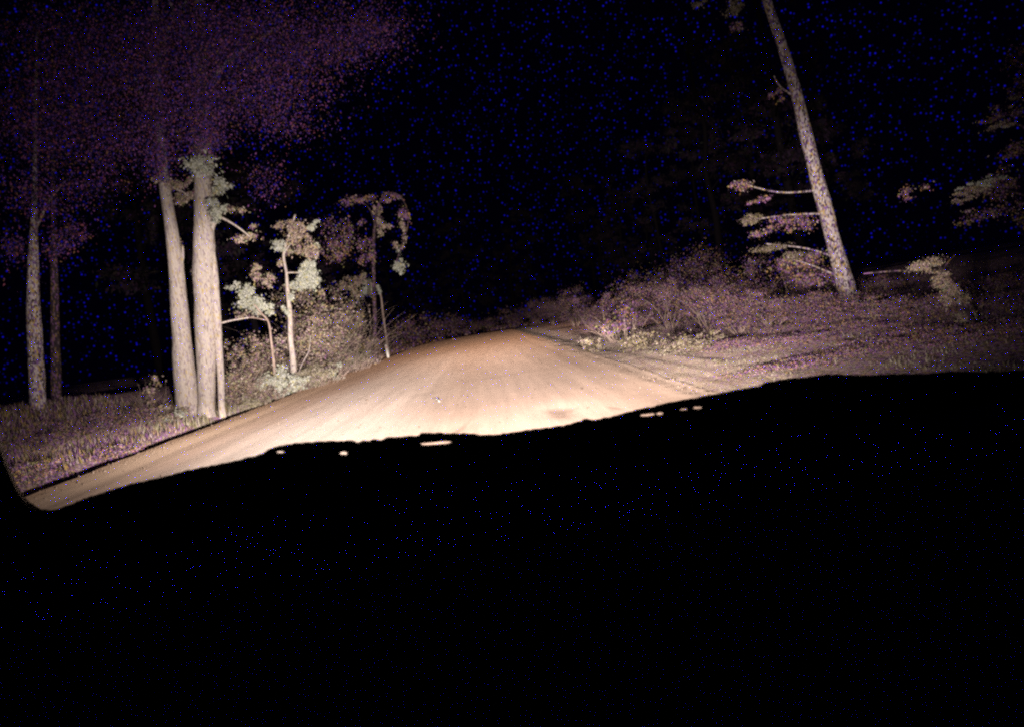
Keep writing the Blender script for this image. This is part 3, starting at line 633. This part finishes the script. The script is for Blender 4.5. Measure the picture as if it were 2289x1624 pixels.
# clear glass pane just outside the border
mg = bpy.data.materials.new('clear_glass'); mg.use_nodes = True; mg.node_tree.nodes.clear()
og = N(mg.node_tree, 'ShaderNodeOutputMaterial'); tg = N(mg.node_tree, 'ShaderNodeBsdfTransparent'); tg.inputs[0].default_value = (.97,.97,.97,1); mg.node_tree.links.new(tg.outputs[0], og.inputs[0])
mb = MB(); c4 = []
for dz in (.005, .009):
    for (x, v) in ((-.78,-.2),(.98,-.2),(.86,.62),(-.66,.62)): c4.append(PP0+gu*x+gv*v+PN*dz-off)
mb.v = c4; mb.f = [(0,1,2,3),(4,5,6,7),(0,1,5,4),(1,2,6,5),(2,3,7,6),(3,0,4,7)]; mb.build('windscreen', mg, car)
# dashboard: swept profile with a soft crown and an instrument hood
mb = MB(); prof = [(.95,1.285),(.89,1.305),(.82,1.318),(.74,1.322),(.66,1.318),(.60,1.300),(.57,1.270),(.56,1.20),(.55,1.05),(.54,.85),(.56,.70)]
xs = [-1.0+.1*k for k in range(26)]
for x in xs:
    for y, z in prof:
        bulge = .022*math.exp(-((x+.1)/.28)**2)*math.exp(-((y-.75)/.10)**2)
        mb.v.append((x-off.x, y-off.y+.03*((x-CX)/1.0)**2*-1, z+bulge))
k_ = len(prof)
for i in range(len(xs)-1):
    for j in range(k_-1): a = i*k_+j; mb.f.append((a, a+1, a+k_+1, a+k_))
mb.build('dashboard', black_plastic, car, True)
mb = MB(); mb.box((CX+.05-off.x, .50-off.y, 1.005), (1.15, .006, .345)); mb.build('black_sheet', sheet_black, car)  # black sheet added to keep the bottom of the view dark
# bonnet and front body
def loft(name, secs, m, closed=False, smooth=True):
    mb = MB(); n = len(secs[0])
    for s in secs:
        for p in s: mb.v.append(tuple(Vector(p)-off))
    for i in range(len(secs)-1):
        for j in range(n-1 if not closed else n): a = i*n+j; b = i*n+(j+1)%n; mb.f.append((a, b, b+n, a+n))
    return mb.build(name, m, car, smooth)
def arch(y, z, w, crown, k=12): return [(CX + w*(2*i/k-1), y, z - crown*(2*i/k-1)**2) for i in range(k+1)]
loft('bonnet', [arch(.98,1.10,.80,.06), arch(1.3,1.09,.80,.07), arch(1.8,1.05,.79,.08), arch(2.15,.99,.76,.09), arch(2.3,.93,.72,.08)], paint)
for s in (-1, 1):
    loft('wing', [[(CX+s*(.805+q*.1), y, zt-.07-q*.62) for q in (0,.25,.5,.75,1)] for y, zt in ((.6,1.12),(1.0,1.10),(1.6,1.06),(2.1,.99),(2.34,.90))], paint)
loft('bumper', [[(CX+x, 2.36+.1-.12*(x/.9)**2*1.0, z) for x in [-.9+.15*i for i in range(13)]] for z in (.40,.48,.58,.66)], black_plastic)
loft('grille', [[(CX+x, 2.37, z) for x in [-.45+.15*i for i in range(7)]] for z in (.68,.75,.82,.88)], black_plastic)
for s in (-1, 1):
    x0 = CX + s*.93                                           # pillars run up from the glass corners
    mb = MB(); a = PP0+gu*(x0 if s > 0 else -.80)+gv*-.12-off; b = PP0+gu*((x0-.1) if s > 0 else -.70)+gv*.66-off
    mb.tube([a, a.lerp(b,.5), b], [.05,.045,.045], 8); mb.build('windscreen_pillar', paint, car, True)
# wipers parked below the edge
for x0, x1 in ((-.35,.2),(.28,.80)):
    mb = MB(); a = PP0+gu*x0+gv*-.17+PN*.018-off; b = PP0+gu*x1+gv*-.16+PN*.018-off
    mb.tube([a, a.lerp(b,.5)+gv*.004, b], [.006,.007,.006], 6); w_ = mb.build('wiper', rubber, car, True)
    mb = MB(); c = PP0+gu*(x1+.05)+gv*-.20+PN*.03-off; mb.tube([c, c.lerp(a,.3)+PN*.01, a.lerp(b,.5)], [.012,.009,.006], 6); w2 = mb.build('wiper_arm', rubber, w_, True)

# headlights: the only strong light of the scene. Each has a housing, a lens and a beam pattern shaped to brighten chosen spots
lens_m = bpy.data.materials.new('lit_lens'); lens_m.use_nodes = True
lens_m.node_tree.nodes['Principled BSDF'].inputs['Emission Color'].default_value = (1,.85,.7,1)
lens_m.node_tree.nodes['Principled BSDF'].inputs['Emission Strength'].default_value = 1.5
HL_POWER = 142.0
def math2(nt, op, a, b=None, c=None):
    n = N(nt, 'ShaderNodeMath', operation=op)
    for k, v in enumerate((a, b, c)):
        if v is None: continue
        if isinstance(v, (int, float)): n.inputs[k].default_value = v
        else: nt.links.new(v, n.inputs[k])
    return n.outputs[0]
def lobe(nt, x, y, x0, sx, y0, sy, amp, up=None, pw=None):
    dx = math2(nt, 'DIVIDE', math2(nt, 'SUBTRACT', x, x0), sx); p_ = pw; dy = math2(nt, 'DIVIDE', math2(nt, 'SUBTRACT', y, y0), sy)
    if up is not None:   # sharper cut above the peak
        dy2 = math2(nt, 'DIVIDE', math2(nt, 'SUBTRACT', y, y0), up); dy = math2(nt, 'MAXIMUM', math2(nt, 'ABSOLUTE', math2(nt, 'MINIMUM', dy, 0)), dy2)
    dy = math2(nt, 'MULTIPLY', dy, dy)
    if p_: dy = math2(nt, 'POWER', dy, p_)               # flat top with a quick fall at the rim
    q = math2(nt, 'ADD', math2(nt, 'MULTIPLY', dx, dx), dy)
    return math2(nt, 'MULTIPLY', math2(nt, 'EXPONENT', math2(nt, 'MULTIPLY', q, -1)), amp)
for s in (-1, 1):
    hx = CX + s*.66; base = Vector((hx, 2.36, .80)) - off
    mb = MB(); ring = []
    for yy, r in ((-.10,.10),(-.02,.115),(.015,.118)): ring.append([(base.x+math.cos(a)*r*1.25, base.y+yy, base.z+math.sin(a)*r*.8) for a in [2*math.pi*k/20 for k in range(20)]])
    for q in ring: mb.v += q
    for i in range(2):
        for k in range(20): mb.f.append((i*20+k, i*20+(k+1)%20, i*20+20+(k+1)%20, i*20+20+k))
    mb.f.append(tuple(range(20))[::-1]); hh = mb.build('headlight', black_plastic, car, True)
    mb = MB(); mb.v = [(base.x, base.y+.02, base.z)] + [(base.x+math.cos(a)*.14, base.y+.005, base.z+math.sin(a)*.09) for a in [2*math.pi*k/20 for k in range(20)]]
    mb.f = [(0, 1+k, 1+(k+1)%20) for k in range(20)]; mb.build('lens', lens_m, hh)
    ld = bpy.data.lights.new('headlight_beam', 'SPOT'); ld.energy = HL_POWER; ld.color = (1, .85, .755); ld.spot_size = R(150); ld.spot_blend = .3; ld.shadow_soft_size = .05
    ld.use_nodes = True; nt = ld.node_tree; em = nt.nodes['Emission']
    t = N(nt, 'ShaderNodeTexCoord'); sp = N(nt, 'ShaderNodeSeparateXYZ'); nt.links.new(t.outputs['Normal'], sp.inputs[0])
    nz_ = math2(nt, 'MAXIMUM', math2(nt, 'ABSOLUTE', sp.outputs[2]), .05)
    X = math2(nt, 'DIVIDE', sp.outputs[0], nz_); Y_ = math2(nt, 'DIVIDE', sp.outputs[1], nz_)
    d = R(1)
    fl = lobe(nt, X, Y_, 0, 25*d, 6*d, 7.9*d, 150, pw=3)
    hi = math2(nt, 'ADD', lobe(nt, X, Y_, -.08, 28*d, 8*d, 20*d, 48), lobe(nt, X, Y_, .54, 8*d, 6*d, 8*d, 36))
    mid = lobe(nt, X, Y_, -.06, 31*d, -4.7*d, 2.0*d, 41)
    side = math2(nt, 'ADD', lobe(nt, X, Y_, -.47, 11*d, -3.1*d, 1.5*d, 105), lobe(nt, X, Y_, .30, 8*d, -3.6*d, 1.8*d, 58))
    hot = lobe(nt, X, Y_, -.01, 9*d, -.85*d, .9*d, 800, up=.5*d)
    wide = lobe(nt, X, Y_, -.10, 23*d, -2.3*d, 1.2*d, 75, up=.7*d)
    side = math2(nt, 'ADD', side, lobe(nt, X, Y_, -.25, 6*d, 3*d, 6*d, 130))
    tot = math2(nt, 'ADD', math2(nt, 'ADD', math2(nt, 'ADD', fl, mid), math2(nt, 'ADD', hi, side)), math2(nt, 'ADD', hot, wide))
    nt.links.new(tot, em.inputs['Strength'])
    lo = bpy.data.objects.new('headlight_beam', ld); lo.location = base + Vector((0,.08,0)); lo.rotation_euler = (R(90),0,0); lo.parent = car; col.objects.link(lo)
